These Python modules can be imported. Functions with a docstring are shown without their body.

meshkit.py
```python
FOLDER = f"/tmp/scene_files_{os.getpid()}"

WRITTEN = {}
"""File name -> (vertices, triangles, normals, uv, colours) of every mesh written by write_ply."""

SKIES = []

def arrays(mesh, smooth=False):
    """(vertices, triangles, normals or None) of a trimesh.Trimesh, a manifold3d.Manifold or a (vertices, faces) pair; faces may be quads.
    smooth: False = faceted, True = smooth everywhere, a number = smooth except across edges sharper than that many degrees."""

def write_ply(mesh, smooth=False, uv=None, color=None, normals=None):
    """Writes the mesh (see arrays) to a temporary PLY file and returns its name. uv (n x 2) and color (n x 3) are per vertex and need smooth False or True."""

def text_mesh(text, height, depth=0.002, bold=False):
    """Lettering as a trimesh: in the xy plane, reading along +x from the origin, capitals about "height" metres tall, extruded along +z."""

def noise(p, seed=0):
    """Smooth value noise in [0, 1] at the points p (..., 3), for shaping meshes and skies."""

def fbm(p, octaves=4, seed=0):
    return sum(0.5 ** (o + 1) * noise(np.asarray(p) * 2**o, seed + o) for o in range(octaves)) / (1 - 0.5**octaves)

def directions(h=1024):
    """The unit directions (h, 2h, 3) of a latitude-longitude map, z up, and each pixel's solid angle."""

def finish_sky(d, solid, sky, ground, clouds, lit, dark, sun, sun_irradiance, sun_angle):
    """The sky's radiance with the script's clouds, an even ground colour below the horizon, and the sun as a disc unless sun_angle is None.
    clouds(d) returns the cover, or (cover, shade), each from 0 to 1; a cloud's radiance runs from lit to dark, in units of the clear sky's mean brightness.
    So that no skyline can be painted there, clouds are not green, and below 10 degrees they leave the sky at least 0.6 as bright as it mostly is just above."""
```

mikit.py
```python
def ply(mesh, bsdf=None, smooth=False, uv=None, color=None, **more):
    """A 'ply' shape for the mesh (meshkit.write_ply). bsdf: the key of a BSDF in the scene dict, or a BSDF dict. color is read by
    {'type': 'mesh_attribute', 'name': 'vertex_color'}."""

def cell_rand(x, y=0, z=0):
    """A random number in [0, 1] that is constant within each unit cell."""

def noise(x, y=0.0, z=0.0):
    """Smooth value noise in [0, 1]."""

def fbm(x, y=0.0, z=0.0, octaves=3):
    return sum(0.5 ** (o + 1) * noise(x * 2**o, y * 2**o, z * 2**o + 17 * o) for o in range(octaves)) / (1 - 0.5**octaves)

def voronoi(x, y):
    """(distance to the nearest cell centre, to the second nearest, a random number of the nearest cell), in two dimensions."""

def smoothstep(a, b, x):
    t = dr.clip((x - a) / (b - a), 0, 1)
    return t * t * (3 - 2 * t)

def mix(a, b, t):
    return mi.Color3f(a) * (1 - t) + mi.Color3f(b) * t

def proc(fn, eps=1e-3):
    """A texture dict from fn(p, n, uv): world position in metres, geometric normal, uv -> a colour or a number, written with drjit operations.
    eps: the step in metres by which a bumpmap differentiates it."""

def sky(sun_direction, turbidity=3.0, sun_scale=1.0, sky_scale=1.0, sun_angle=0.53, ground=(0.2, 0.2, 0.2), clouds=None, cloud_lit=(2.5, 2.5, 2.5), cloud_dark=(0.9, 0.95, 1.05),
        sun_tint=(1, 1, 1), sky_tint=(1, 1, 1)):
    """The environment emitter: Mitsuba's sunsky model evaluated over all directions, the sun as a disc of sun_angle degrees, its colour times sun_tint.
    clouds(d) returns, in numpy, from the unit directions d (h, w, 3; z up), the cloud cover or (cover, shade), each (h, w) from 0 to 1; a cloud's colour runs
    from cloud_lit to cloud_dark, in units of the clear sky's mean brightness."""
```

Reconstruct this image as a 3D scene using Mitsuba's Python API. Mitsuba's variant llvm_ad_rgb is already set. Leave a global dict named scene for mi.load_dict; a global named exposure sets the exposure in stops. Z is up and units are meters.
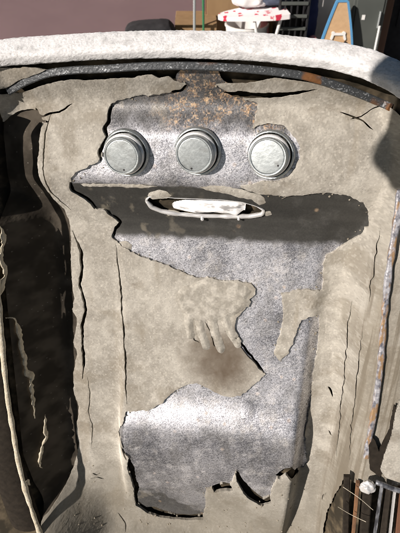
import math, random
import numpy as np
import trimesh
import shapely
from shapely.geometry import Polygon, LineString, Point, box
from shapely.ops import unary_union
from scipy.spatial import Delaunay, cKDTree
import drjit as dr
import mitsuba as mi
import mikit, meshkit
from mikit import proc, ply, noise, fbm, voronoi, smoothstep, mix

T = mi.ScalarTransform4f
rng = np.random.default_rng(7)
random.seed(7)
scene, labels = {}, {}

# ------------------------------------------------------------------ camera, light, exposure
PITCH = math.radians(40)
EYE = [0, 0, 1.5]
scene['camera'] = {'type': 'thinlens', 'aperture_radius': 0.0013, 'focus_distance': 0.88, 'fov': 40.64, 'fov_axis': 'x', 'near_clip': 0.02, 'far_clip': 400,
                   'to_world': T().look_at(origin=EYE, target=[0, math.cos(PITCH), 1.5 - math.sin(PITCH)], up=[0, 0, 1])}
SUN = np.array([-0.668, -0.578, 0.47])
scene['sky'] = mikit.sky(SUN.tolist(), turbidity=3, sky_scale=0.20, sun_tint=(0.93, 1.08, 1.50), ground=(0.12, 0.11, 0.10))
exposure = 2.28

# the tilted plane of the pressed back wall: origin, right, up, outward normal
ORIGIN = np.array([0.0, 0.72774, 0.88935])
RIGHT = np.array([0.992872, -0.118611, -0.011644])
UPWARD = np.array([0.045951, 0.290829, 0.955671])
OUTWARD = np.array([-0.109967, -0.949395, 0.294206])


# ------------------------------------------------------------------ materials
def bsdf(name, d):
    scene[name] = {'type': 'twosided', 'bsdf': d}


def rgb(*c):
    return {'type': 'rgb', 'value': list(c)}


def principled(name, color, rough=0.6, metal=0.0, bump=None, eps=6e-4, **more):
    d = {'type': 'principled', 'base_color': color, 'roughness': rough, 'metallic': metal, **more}
    if bump is not None:
        d = {'type': 'bumpmap', 'scale': 1.0, 'texture': proc(bump, eps), 'bsdf': d}
    bsdf(name, d)


def lining_color(p, n, uv):
    u, v = uv.x, uv.y
    big = fbm(u * 14, v * 14, 3.0, 3)
    mid = fbm(u * 70, v * 60, 9.0, 3)
    fine = fbm(u * 420, v * 420, 2.0, 2)
    c = mix((0.270, 0.254, 0.222), (0.375, 0.358, 0.318), smoothstep(0.25, 0.75, 0.45 * big + 0.55 * mid))
    c = c * (0.84 + 0.32 * fine)
    speck = voronoi(u * 130, v * 130)
    fleck = (1 - smoothstep(0.10, 0.26, speck[0])) * smoothstep(0.72, 0.8, speck[2])
    c = mix(c, (0.60, 0.57, 0.50), 0.3 * fleck)
    blot = smoothstep(0.56, 0.70, fbm(u * 30, v * 30, 21.0, 4))
    c = mix(c, (0.48, 0.46, 0.41), 0.32 * blot)
    smudge = smoothstep(0.55, 0.75, fbm(u * 19, v * 24, 33.0, 4))
    c = mix(c, (0.20, 0.178, 0.142), 0.55 * smudge)
    fleck2 = smoothstep(0.68, 0.82, noise(u * 300, v * 300, 51.0))
    c = mix(c, (0.54, 0.52, 0.47), 0.22 * fleck2)
    pit = voronoi(u * 210 + 3, v * 210)
    c = c * (1 - 0.22 * (1 - smoothstep(0.05, 0.3, pit[0])) * smoothstep(0.8, 0.85, pit[2]))
    fib = noise((u + 0.4 * v) * 90, (v - 0.4 * u) * 900, 61.0) + noise((u - 0.7 * v) * 900, (v + 0.7 * u) * 100, 62.0)
    c = c * (0.93 + 0.07 * fib)
    streak = smoothstep(0.62, 0.8, fbm(u * 40, v * 7, 5.0, 3))
    c = mix(c, (0.24, 0.205, 0.15), 0.28 * streak)
    # brown damp stain below the wrinkled flap
    du, dv = (u - STAIN[0][0] + 0.004) / 0.076, (v - STAIN[0][1] - 0.002) / 0.076
    r = dr.sqrt(du * du + dv * dv) + 0.5 * (fbm(u * 45, v * 45, 1.0, 3) - 0.5)
    c = mix(c, (0.115, 0.092, 0.070), 0.88 * (1 - smoothstep(0.25, 1.25, r)) * (0.75 + 0.5 * mid))
    low_tone = (1 - smoothstep(-0.60, -0.36, v + 0.14 * (big - 0.5) - 0.1 * u))  # darker and greyer towards the bottom
    c = mix(c, (0.155, 0.142, 0.115), 0.85 * low_tone * (0.4 + 0.7 * mid))
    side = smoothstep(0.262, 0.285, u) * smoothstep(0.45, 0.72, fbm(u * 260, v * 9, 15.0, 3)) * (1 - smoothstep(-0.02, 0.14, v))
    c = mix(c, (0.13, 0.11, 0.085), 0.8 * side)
    wall_dim = smoothstep(0.268, 0.292, u) * (1 - smoothstep(0.02, 0.16, v))  # weaker light on the right wall, painted into the lining
    c = mix(c, (0.175, 0.155, 0.12), 0.62 * wall_dim * (0.5 + 0.6 * fbm(u * 60, v * 12, 17.0, 3)))
    return c


def lining_bump(p, n, uv):
    u, v = uv.x, uv.y
    return 0.0005 * fbm(u * 120, v * 120, 4.0, 3) + 0.0004 * fbm(u * 420, v * 420, 1.0, 2) + 0.00009 * (noise((u + 0.4 * v) * 90, (v - 0.4 * u) * 900, 61.0) + noise((u - 0.7 * v) * 900, (v + 0.7 * u) * 100, 62.0))


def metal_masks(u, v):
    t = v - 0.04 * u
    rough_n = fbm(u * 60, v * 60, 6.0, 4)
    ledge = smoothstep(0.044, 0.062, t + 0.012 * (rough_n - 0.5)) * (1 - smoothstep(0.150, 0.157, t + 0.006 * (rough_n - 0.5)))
    top_dull = smoothstep(0.228, 0.262, t + 0.03 * (rough_n - 0.5))  # duller and darker towards the top of the panel
    zone = smoothstep(0.232, 0.256, t + 0.05 * (noise(u * 22, 3.0) - 0.5)) * smoothstep(-0.11, -0.02, u)
    rust = smoothstep(0.42, 0.80, fbm(u * 110, v * 120, 2.0, 4) * 0.65 + 0.35 * noise(u * 500, v * 500, 4.0)) * zone
    specks = voronoi(u * 75, v * 75)
    dots = (1 - smoothstep(0.10, 0.4, specks[0])) * smoothstep(0.975, 0.985, specks[2]) * 0.6
    return ledge, top_dull, dr.clip(rust + 0.6 * dots, 0, 1), rough_n


def metal_film(u, v):
    """dusty residue of the old lining left on the metal"""
    return smoothstep(0.54, 0.78, fbm(u * 60, v * 50, 61.0, 5)) * (0.4 + 0.6 * smoothstep(0.3, 0.7, fbm(u * 240, v * 240, 62.0, 2)))


def lip_shade(u, v, rn):
    """shade of the rolled-under lower end painted in, mostly on the left"""
    d = -(v - 0.04 * u) - 0.30 * (u + 0.02) + 0.05 * (rn - 0.5)
    return dr.clip(0.55 * smoothstep(0.36, 0.56, d) + 0.5 * smoothstep(0.525, 0.56, d + 0.02 * (rn - 0.5)), 0, 1) * (1 - smoothstep(-0.34, -0.30, v))


def metal_color(p, n, uv):
    u, v = uv.x, uv.y
    ledge, top_dull, rust, rn = metal_masks(u, v)
    g = noise(u * 620, v * 620, 3.0) * 0.55 + noise(u * 1300, v * 1300, 5.0) * 0.45
    scuff = fbm(u * 26, v * 26, 8.0, 4)
    bright = smoothstep(0.05, 0.80, 0.7 * g + 0.15 + 0.9 * (scuff - 0.5))
    c = mix((0.24, 0.247, 0.275), (0.80, 0.81, 0.87), bright)
    scratch = smoothstep(0.70, 0.86, noise((u + 0.35 * v) * 60, (v - 0.3 * u) * 900, 6.0)) + smoothstep(0.74, 0.88, noise((u - 0.9 * v) * 800, (v + u) * 45, 7.0))
    c = mix(c, (0.93, 0.93, 0.95), 0.5 * dr.clip(scratch, 0, 1))
    c = mix(c, (0.12, 0.12, 0.14), smoothstep(0.50, 0.90, noise(u * 800, v * 800, 31.0)) * 0.6)
    stain = smoothstep(0.56, 0.74, fbm(u * 40, v * 22, 71.0, 4))
    c = mix(c, (0.30, 0.29, 0.27), 0.3 * stain)
    c = mix(c, (0.42, 0.385, 0.32), 0.3 * metal_film(u, v) * (1 - ledge))
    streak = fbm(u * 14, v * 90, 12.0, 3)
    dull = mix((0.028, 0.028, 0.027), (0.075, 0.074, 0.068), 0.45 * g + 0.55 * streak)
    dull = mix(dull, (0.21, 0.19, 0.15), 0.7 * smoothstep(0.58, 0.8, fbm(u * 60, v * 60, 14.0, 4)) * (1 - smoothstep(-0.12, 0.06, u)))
    c = mix(c, dull, dr.clip(ledge + 0.8 * top_dull + 0.92 * lip_shade(u, v, rn), 0, 1))
    brown = mix((0.17, 0.10, 0.055), (0.56, 0.40, 0.25), smoothstep(0.2, 0.8, 0.5 * g + 0.5 * noise(u * 200, v * 200, 9.0)))
    return mix(c, brown, rust)


def metal_rough(p, n, uv):
    u, v = uv.x, uv.y
    g = noise(u * 420, v * 420, 13.0)
    ledge, top_dull, rust, rn = metal_masks(u, v)
    return dr.clip(0.41 + 0.14 * g + 0.08 * ledge + 0.3 * rust + 0.1 * metal_film(u, v), 0.2, 0.95)


def metal_metallic(p, n, uv):
    ledge, top_dull, rust, rn = metal_masks(uv.x, uv.y)
    return dr.clip(0.94 - 0.5 * ledge - 0.4 * lip_shade(uv.x, uv.y, rn) - 0.35 * top_dull - 0.9 * rust - 0.25 * metal_film(uv.x, uv.y), 0.0, 1)


def metal_bump(p, n, uv):
    u, v = uv.x, uv.y
    ledge, top_dull, rust, rn = metal_masks(u, v)
    return (1 - 0.85 * ledge) * (0.00008 * noise(u * 620, v * 620, 7.0) + 0.00008 * noise(u * 1200, v * 1200, 2.0) + 0.00022 * fbm(u * 60, v * 60, 2.0, 3)) + 0.0005 * rust * noise(u * 500, v * 500)


principled('lining_coat', proc(lining_color), 0.93, 0.0, lining_bump, specular=0.15)
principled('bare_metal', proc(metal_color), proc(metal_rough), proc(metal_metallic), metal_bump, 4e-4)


def dark_rust_color(p, n, uv):
    a = fbm(p.x * 60, p.y * 60, p.z * 60, 4)
    return mix((0.035, 0.030, 0.022), (0.115, 0.092, 0.062), smoothstep(0.35, 0.8, a))


principled('dark_back', proc(dark_rust_color), 0.9, specular=0.1)


principled('flap_coat', proc(lambda p, n, uv: mix((0.28, 0.264, 0.23), (0.39, 0.372, 0.33), smoothstep(0.3, 0.7, fbm(uv.x * 110, uv.y * 90, 3.0, 4))) * (0.85 + 0.3 * noise(uv.x * 420, uv.y * 420, 2.0)) * (1 - 0.30 * smoothstep(0.0, 0.055, STAIN[0][1] + 0.062 - uv.y))), 0.9, 0.0, lining_bump, specular=0.15)


principled('crumb_tan', proc(lambda p, n, uv: mix((0.16, 0.14, 0.11), (0.36, 0.33, 0.27), noise(p.x * 250, p.y * 250, p.z * 250))), 0.95, specular=0.1)


def side_shade_color(p, n, uv):  # shade of the left wall put into a dark brown coat
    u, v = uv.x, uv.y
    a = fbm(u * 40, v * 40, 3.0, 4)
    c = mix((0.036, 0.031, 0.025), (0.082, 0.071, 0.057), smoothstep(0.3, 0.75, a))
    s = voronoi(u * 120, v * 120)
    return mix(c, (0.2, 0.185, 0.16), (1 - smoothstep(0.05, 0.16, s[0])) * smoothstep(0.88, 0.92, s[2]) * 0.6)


principled('side_shade_coat', proc(side_shade_color), 0.95, 0.0, lambda p, n, uv: 0.0009 * fbm(uv.x * 160, uv.y * 160, 3.0, 3), specular=0.1)


def rim_color(p, n, uv):
    a = fbm(p.x * 90, p.y * 90, p.z * 90, 3)
    b = fbm(p.x * 500, p.y * 500, p.z * 500, 2)
    c = mix((0.50, 0.505, 0.51), (0.66, 0.665, 0.675), smoothstep(0.2, 0.6, a))
    c = mix(c, (0.36, 0.35, 0.33), 0.35 * smoothstep(0.60, 0.85, noise(p.x * 420, p.y * 420, p.z * 420)))
    return c * (0.84 + 0.3 * b)


principled('frosted_white', proc(rim_color), 0.9, 0.0, lambda p, n, uv: 0.0009 * fbm(p.x * 380, p.y * 380, p.z * 380, 3), 5e-4, specular=0.2)


def strip_color(p, n, uv):
    a = fbm(p.x * 120, p.y * 120, p.z * 120, 3)
    b = noise(p.x * 520, p.y * 520, p.z * 520)
    c = mix((0.055, 0.06, 0.065), (0.30, 0.32, 0.34), smoothstep(0.55, 0.85, b * 0.6 + a * 0.4))
    return mix(c, (0.20, 0.09, 0.035), smoothstep(0.56, 0.66, fbm(p.x * 30, p.y * 30, p.z * 30, 3)) * smoothstep(-0.03, 0.08, p.x))


principled('strip_metal', proc(strip_color), 0.5, 0.4, lambda p, n, uv: 0.0006 * fbm(p.x * 300, p.y * 300, p.z * 300, 2), 5e-4)


def flange_color(p, n, uv):
    b = fbm(p.x * 260, p.y * 260, p.z * 120, 4)
    a = fbm(p.x * 200, p.y * 200, p.z * 22, 4)
    c = mix((0.13, 0.135, 0.165), (0.46, 0.465, 0.50), smoothstep(0.25, 0.7, b))
    return mix(c, mix((0.50, 0.32, 0.14), (0.22, 0.11, 0.05), b), 0.85 * smoothstep(0.46, 0.68, a))


principled('flange_metal', proc(flange_color), 0.5, 0.35, lambda p, n, uv: 0.0005 * noise(p.x * 420, p.y * 420, p.z * 420), 4e-4)


def zinc_color(p, n, uv):
    a = fbm(p.x * 160, p.y * 40, p.z * 160, 3)
    b = noise(p.x * 700, p.y * 700, p.z * 700)
    return mix(mix((0.38, 0.415, 0.425), (0.62, 0.665, 0.675), a), (0.30, 0.31, 0.30), 0.5 * smoothstep(0.55, 0.8, fbm(p.x * 70, p.y * 70, p.z * 70, 4))) * (0.88 + 0.22 * b)


principled('zinc', proc(zinc_color), 0.38, 0.9, lambda p, n, uv: 0.00010 * fbm(p.x * 300, p.y * 300, p.z * 300, 2), 4e-4)
principled('polished_zinc', proc(lambda p, n, uv: mix((0.80, 0.80, 0.80), (0.93, 0.93, 0.93), fbm(p.x * 90, p.y * 90, p.z * 90, 3))), 0.28, 0.6)
principled('white_enamel', proc(lambda p, n, uv: mix((0.26, 0.26, 0.26), (0.80, 0.80, 0.80), smoothstep(0.35, 0.6, fbm(p.x * 70, p.y * 160, p.z * 160, 4)))), 0.35, 0.25)
principled('bright_steel', proc(lambda p, n, uv: mix((0.72, 0.72, 0.72), (0.92, 0.92, 0.92), fbm(p.x * 200, p.y * 60, p.z * 200, 3))), 0.24, 0.88)
principled('matte_black', proc(lambda p, n, uv: mix((0.012, 0.010, 0.008), (0.032, 0.026, 0.02), fbm(p.x * 120, p.y * 120, p.z * 120, 3))), 0.85, 0.0,
           lambda p, n, uv: 0.0008 * fbm(p.x * 200, p.y * 200, p.z * 200, 3), specular=0.15)
principled('pale_edge', proc(lambda p, n, uv: mix((0.34, 0.29, 0.2), (0.62, 0.58, 0.48), fbm(p.x * 130, p.y * 130, p.z * 130, 3))), 0.9, 0.0,
           lambda p, n, uv: 0.001 * fbm(p.x * 300, p.y * 300, p.z * 300, 2))
principled('brown_rust', proc(lambda p, n, uv: mix((0.05, 0.03, 0.02), (0.24, 0.12, 0.055), fbm(p.x * 80, p.y * 80, p.z * 30, 3))), 0.9)
principled('dull_steel', proc(lambda p, n, uv: mix((0.09, 0.095, 0.11), (0.42, 0.44, 0.48), smoothstep(0.3, 0.75, fbm(p.x * 200, p.y * 90, p.z * 60, 3)))), 0.42, 0.6)
principled('mauve_paint', proc(lambda p, n, uv: mix((0.135, 0.088, 0.097), (0.175, 0.117, 0.125), fbm(p.x * 3, p.z * 7, 1.0, 5))), 0.75)
principled('concrete', proc(lambda p, n, uv: mix((0.16, 0.15, 0.14), (0.26, 0.25, 0.23), fbm(p.x * 4, p.y * 4, 1.0, 5))), 0.9)
principled('card_brown', proc(lambda p, n, uv: mix((0.20, 0.125, 0.062), (0.27, 0.175, 0.09), fbm(p.x * 30, p.y * 30, p.z * 6, 3))), 0.85)
principled('board_tan', proc(lambda p, n, uv: mix((0.42, 0.27, 0.15), (0.52, 0.35, 0.2), fbm(p.x * 60, p.y * 10, p.z * 60, 3))), 0.85)
principled('pale_panel', proc(lambda p, n, uv: mix((0.50, 0.50, 0.50), (0.60, 0.60, 0.60), fbm(p.x * 9, p.y * 9, p.z * 9, 3))), 0.5)
principled('cabinet_grey', proc(lambda p, n, uv: mix((0.055, 0.062, 0.058), (0.08, 0.088, 0.082), fbm(p.x * 9, p.y * 9, p.z * 9, 3))), 0.5)
principled('brown_wood', proc(lambda p, n, uv: mix((0.085, 0.038, 0.022), (0.15, 0.07, 0.04), fbm(p.x * 60, p.y * 60, p.z * 4, 3))), 0.6)
principled('black_plastic', rgb(0.012, 0.012, 0.014), 0.5)
principled('black_cloth', proc(lambda p, n, uv: mix((0.010, 0.010, 0.012), (0.028, 0.027, 0.030), fbm(p.x * 40, p.y * 40, p.z * 40, 3))), 0.95)
principled('blue_cloth', proc(lambda p, n, uv: mix((0.022, 0.028, 0.085), (0.05, 0.06, 0.15), fbm(p.x * 30, p.y * 30, p.z * 30, 3))), 0.95)
principled('denim', proc(lambda p, n, uv: mix((0.03, 0.04, 0.07), (0.10, 0.12, 0.17), fbm(p.x * 40, p.y * 40, p.z * 40, 3))), 0.95)
principled('white_cloth', proc(lambda p, n, uv: mix((0.55, 0.54, 0.54), (0.75, 0.74, 0.74), fbm(p.x * 20, p.y * 20, p.z * 20, 3))), 0.95)
principled('pink_cloth', rgb(0.55, 0.22, 0.22), 0.9)
principled('blue_edge', rgb(0.08, 0.25, 0.46), 0.6)
principled('white_plastic', rgb(0.68, 0.68, 0.67), 0.4)
principled('grey_pole', rgb(0.42, 0.45, 0.46), 0.4, 0.4)
principled('green_paint', rgb(0.03, 0.16, 0.07), 0.5)


def flower_color(p, n, uv):
    a = voronoi(p.x * 17 + 0.35 * noise(p.x * 60, p.y * 60), p.y * 17)
    petal = (1 - smoothstep(0.20, 0.30, a[0] + 0.16 * (noise(p.x * 90, p.y * 90, p.z * 90) - 0.5)))
    return mix((0.72, 0.69, 0.70), (0.50, 0.025, 0.06), petal * smoothstep(0.25, 0.3, a[2]))


principled('flower_cover', proc(flower_color), 0.9)

# ------------------------------------------------------------------ helpers
def wp(u, v, w):
    """plane coordinates -> world"""
    u, v, w = (np.asarray(x, float)[..., None] for x in (u, v, w))
    return ORIGIN + u * RIGHT + v * UPWARD + w * OUTWARD


def add(key, mesh, mat, smooth=30, uv=None, **lab):
    if key in scene:
        k = 1
        while f'{key}_{k:03d}' in scene:
            k += 1
        key = f'{key}_{k:03d}'
    scene[key] = ply(mesh, mat, smooth, uv=uv)
    if lab:
        labels[key] = lab
    return key


def bx(cx, cy, cz, sx, sy, sz, bevel=0.004, rot=None):
    m = trimesh.creation.box([sx, sy, sz])
    if bevel:
        b = min(bevel, 0.45 * min(sx, sy, sz))
        pts = []
        for s in np.array(np.meshgrid([-1, 1], [-1, 1], [-1, 1])).T.reshape(-1, 3):
            h = np.array([sx, sy, sz]) / 2
            for k in range(3):
                q = s * (h - b)
                q[k] = s[k] * h[k]
                pts.append(q)
        m = trimesh.convex.convex_hull(np.array(pts))
    if rot is not None:
        m.apply_transform(rot)
    m.apply_translation([cx, cy, cz])
    return m


def cat(*ms):
    return trimesh.util.concatenate(list(ms))


def smooth_path(pts, step):
    """Catmull-Rom through the points, resampled"""
    p = np.array(pts, float)
    p = np.vstack([2 * p[0] - p[1], p, 2 * p[-1] - p[-2]])
    out = []
    for i in range(1, len(p) - 2):
        n = max(2, int(np.linalg.norm(p[i + 1] - p[i]) / step))
        for t in np.arange(n) / n:
            a, b, c, d = p[i - 1:i + 3]
            out.append(0.5 * (2 * b + (c - a) * t + (2 * a - 5 * b + 4 * c - d) * t * t + (3 * b - a - 3 * c + d) * t ** 3))
    out.append(p[-2])
    return np.array(out)


def sweep(path, section, up, scale=None):
    """Closed section (a, b) swept along a 3-D path; a along the side axis, b along 'up'."""
    path, section = np.array(path), np.array(section)
    tan = np.gradient(path, axis=0)
    tan /= np.linalg.norm(tan, axis=1, keepdims=True)
    up = np.broadcast_to(up, path.shape)
    side = np.cross(tan, up)
    side /= np.linalg.norm(side, axis=1, keepdims=True)
    upn = np.cross(side, tan)
    sc = np.ones(len(path)) if scale is None else np.asarray(scale)
    v = path[:, None] + sc[:, None, None] * (section[None, :, :1] * side[:, None] + section[None, :, 1:] * upn[:, None])
    n, m = v.shape[:2]
    i, j = np.meshgrid(np.arange(n - 1), np.arange(m), indexing='ij')
    a, b, c, d = i * m + j, i * m + (j + 1) % m, (i + 1) * m + (j + 1) % m, (i + 1) * m + j
    f = np.stack([a, b, c, d], -1).reshape(-1, 4)
    f = np.vstack([f[:, [0, 1, 2]], f[:, [0, 2, 3]]])
    vv = v.reshape(-1, 3)
    caps = []
    for base, order in ((0, 1), ((n - 1) * m, -1)):
        k = len(vv)
        vv = np.vstack([vv, vv[base:base + m].mean(0)])
        for q in range(m):
            caps.append([k, base + (q + 1) % m, base + q][::order])
    m_ = trimesh.Trimesh(vv, np.vstack([f, caps]), process=False)
    return m_


def ring(r, n=12, rb=None):
    a = np.arange(n) / n * 2 * math.pi
    return np.stack([r * np.cos(a), (rb or r) * np.sin(a)], -1)


def tube(pts, r, n=10, step=None):
    p = smooth_path(pts, step) if step else np.array(pts, float)
    d = p[-1] - p[0]
    up = np.array([0, 0, 1.0]) if abs(d[2]) < 0.8 * np.linalg.norm(d) else np.array([0, 1.0, 0])
    return sweep(p, ring(r, n), up)


def lathe(profile, n=72):
    """profile (r, h) turned about z"""
    p = np.array(profile, float)
    a = np.arange(n) / n * 2 * math.pi
    v = np.stack([p[:, :1] * np.cos(a), p[:, :1] * np.sin(a), np.repeat(p[:, 1:], n, 1)], -1).reshape(-1, 3)
    i, j = np.meshgrid(np.arange(len(p) - 1), np.arange(n), indexing='ij')
    q = np.stack([i * n + j, i * n + (j + 1) % n, (i + 1) * n + (j + 1) % n, (i + 1) * n + j], -1).reshape(-1, 4)
    f = np.vstack([q[:, [0, 1, 2]], q[:, [0, 2, 3]]])
    return trimesh.Trimesh(v, f, process=False)


def ragged(ring_pts, step, amount, scale, seed):
    """A ring resampled at a step and shaken by noise, so that a tear never runs straight."""
    ls = LineString(list(ring_pts) + [ring_pts[0]])
    n = max(8, int(ls.length / step))
    pts = np.array([ls.interpolate(k / n, normalized=True).coords[0] for k in range(n)])
    q = np.c_[pts * scale, np.zeros(n)]
    pts[:, 0] += amount * 2 * (meshkit.fbm(q, 3, seed) - 0.5)
    pts[:, 1] += amount * 2 * (meshkit.fbm(q, 3, seed + 11) - 0.5)
    return Polygon(pts).buffer(0)


def crack(pts, width, seed):
    ls = LineString(pts)
    n = max(4, int(ls.length / 0.003))
    t = np.arange(n + 1) / n
    c = np.array([ls.interpolate(k, normalized=True).coords[0] for k in t])
    q = np.c_[c * 90, np.full(n + 1, seed)]
    c = c + np.c_[meshkit.fbm(q, 3, 5) - 0.5, meshkit.fbm(q, 3, 6) - 0.5] * 0.004
    w = width * np.clip(np.minimum(t, 1 - t) * 8, 0.25, 1) * (0.35 + 1.1 * meshkit.noise(np.c_[c * 120, np.full(n + 1, seed + .5)], 3))
    d = np.gradient(c, axis=0)
    d /= np.linalg.norm(d, axis=1, keepdims=True) + 1e-12
    nrm = np.c_[-d[:, 1], d[:, 0]] * w[:, None] / 2
    return Polygon(np.vstack([c + nrm, (c - nrm)[::-1]])).buffer(0.0001)


def sheet(poly, grid, offset, step, under, seed):
    """A flat region of the plane as a thick skin on the pressed sheet. offset(u, v, d): height over it, d = distance to the nearest edge."""
    rings = []
    for g in getattr(poly, 'geoms', [poly]):
        rings += [g.exterior, *g.interiors]
    edge = []
    for r in rings:
        n = max(4, int(r.length / step))
        edge.append(np.array([r.interpolate(k / n, normalized=True).coords[0] for k in range(n)]))
    edge = np.vstack(edge)
    x0, y0, x1, y1 = poly.bounds
    r = np.random.default_rng(seed)
    gx, gy = np.meshgrid(np.arange(x0, x1, grid), np.arange(y0, y1, grid))
    g = np.c_[gx.ravel(), gy.ravel()] + r.uniform(-0.3, 0.3, (gx.size, 2)) * grid
    g = g[shapely.contains_xy(poly, g[:, 0], g[:, 1])]
    tree = cKDTree(edge)
    g = g[tree.query(g)[0] > 0.55 * min(grid, 2 * step)]
    pts = np.vstack([edge, g])
    pts = pts + r.uniform(-1e-7, 1e-7, pts.shape)
    tri = Delaunay(pts).simplices
    c = pts[tri].mean(1)
    tri = tri[shapely.contains_xy(poly, c[:, 0], c[:, 1])]
    a = pts[tri]
    area = (a[:, 1, 0] - a[:, 0, 0]) * (a[:, 2, 1] - a[:, 0, 1]) - (a[:, 1, 1] - a[:, 0, 1]) * (a[:, 2, 0] - a[:, 0, 0])
    tri[area < 0] = tri[area < 0][:, ::-1]
    tri = tri[np.abs(area) > 1e-10]
    d = tree.query(pts)[0]
    d[:len(edge)] = 0
    u, v = pts.T
    base = depth(u, v)
    top = wp(u, v, base + offset(u, v, d))
    uv = pts.copy()
    if under is not None:
        e = np.vstack([tri[:, [0, 1]], tri[:, [1, 2]], tri[:, [2, 0]]])
        key = np.sort(e, axis=1)
        _, idx, cnt = np.unique(key, axis=0, return_index=True, return_counts=True)
        e = e[idx[cnt == 1]]
        n = len(pts)
        rim_top, low = top[e.ravel()], wp(u[e.ravel()], v[e.ravel()], base[e.ravel()] + under)
        k = np.arange(len(e)) * 2
        m = len(rim_top)
        side = np.vstack([np.c_[n + k, n + m + k, n + m + k + 1], np.c_[n + k, n + m + k + 1, n + k + 1]])
        top = np.vstack([top, rim_top, low])
        uv = np.vstack([uv, uv[e.ravel()], uv[e.ravel()] + 0.002])
        tri = np.vstack([tri, side])
    return trimesh.Trimesh(top, tri, process=False), uv


def n2(u, v, s, seed, octaves=3):
    return meshkit.fbm(np.c_[np.asarray(u) * s, np.asarray(v) * s, np.full(np.shape(u), 0.37)], octaves, seed) - 0.5


# ------------------------------------------------------------------ the pressed sheet and its traced outlines (metres in its plane)
def soft(x, k):
    """softplus of width k"""
    return k * np.logaddexp(0, np.asarray(x, float) / k)


def sstep(a, b, x):
    t = np.clip((np.asarray(x, float) - a) / (b - a), 0, 1)
    return t * t * (3 - 2 * t)


def smax(a, b, k=0.008):
    return k * np.logaddexp(np.asarray(a) / k, np.asarray(b) / k)


def ramp(x, a, b, k):
    """0 below a, 1 above b, straight between, corners rounded by k"""
    return (soft(x - a, k) - soft(x - b, k)) / (b - a)


def crease_left(v):
    return -0.250 - 0.046 * sstep(0.075, 0.135, v) + 0.022 * sstep(0.21, 0.29, v)


def crease_right(v):
    return 0.250 + 0.022 * sstep(0.03, 0.13, v) - 0.012 * sstep(0.2, 0.3, v) + 0.024 * (1 - sstep(-0.35, -0.05, v))


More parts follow.
